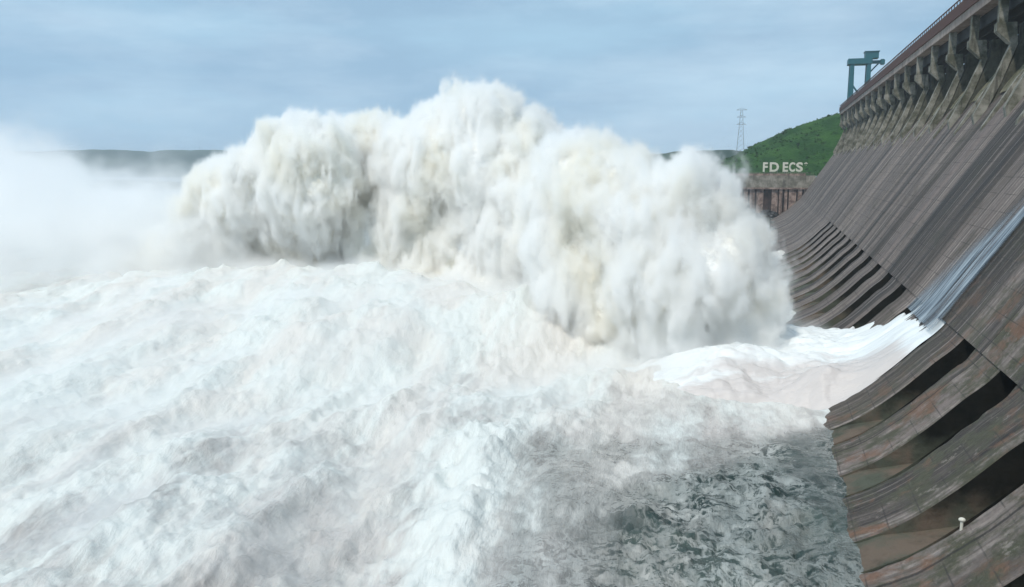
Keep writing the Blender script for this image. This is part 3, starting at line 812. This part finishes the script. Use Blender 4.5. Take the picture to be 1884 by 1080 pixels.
# drifting spray: a density grid computed around a mesh
def m_mist(name, dens, col=(.96, .97, .98), silt=None):
    k = N(name)
    if silt: col = k.mix(k.rng(k.noise(k.mapv(k.pos(), (1, 1, .8)), .085, 4, .6, .4), .46, .64), col, silt)
    v = k.n('VolumePrincipled', {'Color': col, 'Density': dens, 'Anisotropy': 0.0})
    v.inputs['Density Attribute'].default_value = 'density'
    return k.done(None, v)
def mist_nodes(name, target, lo, hi, res, width, mat, scale, cut, keep_mesh=False, stretch=(1, 1, 1), amp=.55, gain=1.0, fine=0):
    """a volume cube whose density falls off with the distance from the target mesh, torn by noise"""
    g = bpy.data.node_groups.new(name, 'GeometryNodeTree')
    g.interface.new_socket('Geometry', in_out='INPUT', socket_type='NodeSocketGeometry')
    g.interface.new_socket('Geometry', in_out='OUTPUT', socket_type='NodeSocketGeometry')
    nn = g.nodes.new; lk = g.links.new
    gi = nn('NodeGroupInput'); go = nn('NodeGroupOutput')
    pr = nn('GeometryNodeProximity'); pr.target_element = 'FACES'
    lk(gi.outputs[0], pr.inputs[0])
    po = nn('GeometryNodeInputPosition')
    n1 = nn('ShaderNodeTexNoise'); n1.inputs['Scale'].default_value = scale; n1.inputs['Detail'].default_value = 8; n1.inputs['Roughness'].default_value = .68
    sc3 = nn('ShaderNodeVectorMath'); sc3.operation = 'MULTIPLY'; sc3.inputs[1].default_value = stretch
    lk(po.outputs[0], sc3.inputs[0]); lk(sc3.outputs[0], n1.inputs['Vector'])
    n1.inputs['Distortion'].default_value = .6
    def mth(op, a, b=None, clamp=False):
        m = nn('ShaderNodeMath'); m.operation = op; m.use_clamp = clamp
        for i, q in enumerate((a, b)):
            if q is None: continue
            if isinstance(q, (int, float)): m.inputs[i].default_value = q
            else: lk(q, m.inputs[i])
        return m.outputs[0]
    fall = mth('SUBTRACT', 1.0, mth('DIVIDE', pr.outputs['Distance'], width), True)
    nz = mth('MULTIPLY', mth('SUBTRACT', n1.outputs[0], .5), 2.6)
    if fine:
        n2 = nn('ShaderNodeTexNoise'); n2.inputs['Scale'].default_value = fine; n2.inputs['Detail'].default_value = 4; n2.inputs['Roughness'].default_value = .7
        lk(sc3.outputs[0], n2.inputs['Vector'])
        nz = mth('ADD', nz, mth('MULTIPLY', mth('SUBTRACT', n2.outputs[0], .5), .8))
    d = mth('MULTIPLY', mth('SUBTRACT', mth('ADD', fall, mth('MULTIPLY', nz, amp)), cut), gain, True)
    d = mth('MULTIPLY', d, mth('MULTIPLY', fall, 2.0, True))
    d = mth('MULTIPLY', d, d)
    vc = nn('GeometryNodeVolumeCube')
    lk(d, vc.inputs['Density'])
    vc.inputs['Background'].default_value = 0
    vc.inputs['Min'].default_value = lo; vc.inputs['Max'].default_value = hi
    for ax, r_ in zip('XYZ', res): vc.inputs['Resolution ' + ax].default_value = r_
    sm = nn('GeometryNodeSetMaterial'); sm.inputs['Material'].default_value = mat
    lk(vc.outputs[0], sm.inputs[0])
    if keep_mesh:
        jn = nn('GeometryNodeJoinGeometry'); lk(gi.outputs[0], jn.inputs[0]); lk(sm.outputs[0], jn.inputs[0]); lk(jn.outputs[0], go.inputs[0])
    else:
        lk(sm.outputs[0], go.inputs[0])
    md = target.modifiers.new('mist', 'NODES'); md.node_group = g
lo = co2.min(0) - 4; hi = co2.max(0) + 5; lo[2] = max(lo[2], WZ - .5)
vx = 0.28
mist_nodes('spray_halo', to, tuple(lo), tuple(hi), [int(q) for q in (hi - lo) / vx], 4.2, m_mist('spray_mist', 1.7, (.9995, .997, .988), (.990, .977, .94)), .33, .50, True, (1, 1, .48), 1.45, 2.9, 1.1)

# bank of drifting mist to the left of the plume

def bank(name, pts, seed):                    # a lumpy closed core the mist hangs round; the core is the densest foam at its middle
    bm = bmesh.new()
    from mathutils import Matrix
    for (x, y, z, r) in pts:
        bmesh.ops.create_icosphere(bm, subdivisions=3, radius=1, matrix=Matrix.Translation((x, y, z)) @ Matrix.Diagonal((r * 1.5, r, r * .8, 1)))
    me = bpy.data.meshes.new(name); bm.to_mesh(me); bm.free()
    o = bpy.data.objects.new(name, me); C.objects.link(o); return o
mp_ = []
random.seed(21)
for u, v, Y, r in ((-330, 420, 120, 9), (-180, 400, 120, 10), (-60, 400, 125, 9), (20, 400, 130, 9), (90, 430, 130, 8), (150, 455, 132, 7), (210, 475, 134, 6), (270, 480, 135, 5), (190, 405, 150, 6), (235, 425, 146, 7), (285, 430, 150, 6), (310, 460, 146, 6), (340, 490, 138, 4), (250, 395, 128, 4), (300, 420, 124, 4), (345, 450, 122, 3), (70, 340, 150, 5), (-20, 330, 150, 7), (-120, 330, 150, 8), (0, 480, 110, 7), (110, 500, 112, 6), (220, 520, 118, 5), (-150, 500, 105, 8)):
    p = at(u, v, Y); mp_.append((p.x, p.y, p.z, r))
mb = bank('mist', mp_, 3)
pc = np.array([p[:3] for p in mp_])
mist_nodes('mist_bank', mb, (pc[:,0].min() - 26, pc[:,1].min() - 20, WZ - .5), (pc[:,0].max() + 22, pc[:,1].max() + 20, pc[:,2].max() + 16), (170, 110, 60), 16.0, m_mist('drifting_mist', .36, (.999, .997, .993)), .075, .36, False, (1, 1, 1.3), 1.2, .85)
tag(mb, kind='stuff')

mq = []
for u, v, Y, r in ((230, 500, 124, 3), (300, 505, 122, 3), (370, 505, 121, 3), (440, 506, 119, 2.5), (510, 508, 116, 2), (1130, 690, 83, 1.6), (1200, 702, 82, 1.8), (1270, 704, 82, 1.8), (1340, 694, 84, 1.8), (1400, 672, 88, 1.8)):
    p = at(u, v, Y); mq.append((p.x, p.y, p.z, r))
mf = bank('mist', mq, 4); qc = np.array([p[:3] for p in mq])
mist_nodes('mist_foot', mf, tuple(qc.min(0) - 9), tuple(qc.max(0) + 9), (190, 120, 50), 5.0, m_mist('foot_mist', .38, (.999, .997, .992)), .2, .40, False, (1, 1, .8), 1.2, 1.0)
tag(mf, kind='stuff')
# thin spray hanging just over the boiling foam
lx = np.linspace(-92, 9, 60); ly = np.linspace(34, 128, 56)
LX, LY = np.meshgrid(lx, ly, indexing='xy')
LZ = water_h(LX, LY)[0] + .2 - 12 * np.maximum(sstep(-5, 0, poly_sd(LX, LY, calm)), np.maximum(sstep(-5, 1, poly_sd(LX, LY, semi)), sstep(-2, 3, poly_sd(LX, LY, pink)) * (LY < 78)))
LZ = np.where((LX > -14) & (LX < 7) & (LY > 80) & (LY < 100), np.maximum(LZ, -17.1), LZ)
lm = grid_obj('low_spray', np.stack([LX, LY, LZ], -1))
mist_nodes('low_spray', lm, (-94, 32, WZ - 1), (11, 130, WZ + 12), (180, 170, 24), 2.8, m_mist('low_spray', .24, (.998, .994, .984)), .13, .42, False, (1, .45, 1), .9, 1.2)
tag(lm, kind='stuff')
# small white post on the edge of the nearest rib
ax_ = ray(1787, 1006); ax_ = ax_ / ax_.y
j_ = int(np.argmin(np.hypot(PR[:, 0] / 43.3 - ax_.x, PR[:, 1] / 43.3 - ax_.z))); pw = Vector((PR[j_, 0], 43.3, 0)); pzz = PR[j_, 1]
wp = empty('marker_post', (pw.x, pw.y, pzz)); tag(wp, 'small white post with a rounded head on the edge of the nearest concrete rib', 'post')
MB().bar((0, 0, -.1), (0, 0, .42), .07, 10).build('post', M['white'], wp)
hb = bmesh.new(); bmesh.ops.create_uvsphere(hb, u_segments=14, v_segments=9, radius=.13)
hm = bpy.data.meshes.new('head'); hb.to_mesh(hm); hb.free(); hm.materials.append(M['white'])
ho = bpy.data.objects.new('head', hm); C.objects.link(ho); ho.parent = wp; ho.location = (0, 0, .5); ho.scale = (1.2, 1, .8)

# ------------------------------------------------------------------ haze
hz = MB().box((-4200, -300, -24), (4200, 5200, 75)).build('haze')
k = N('pale_haze'); v = k.n('VolumePrincipled', {'Color': (.84, .93, 1.0), 'Density': 0.00021})
hz.data.materials.append(k.done(None, v)); tag(hz, kind='stuff')
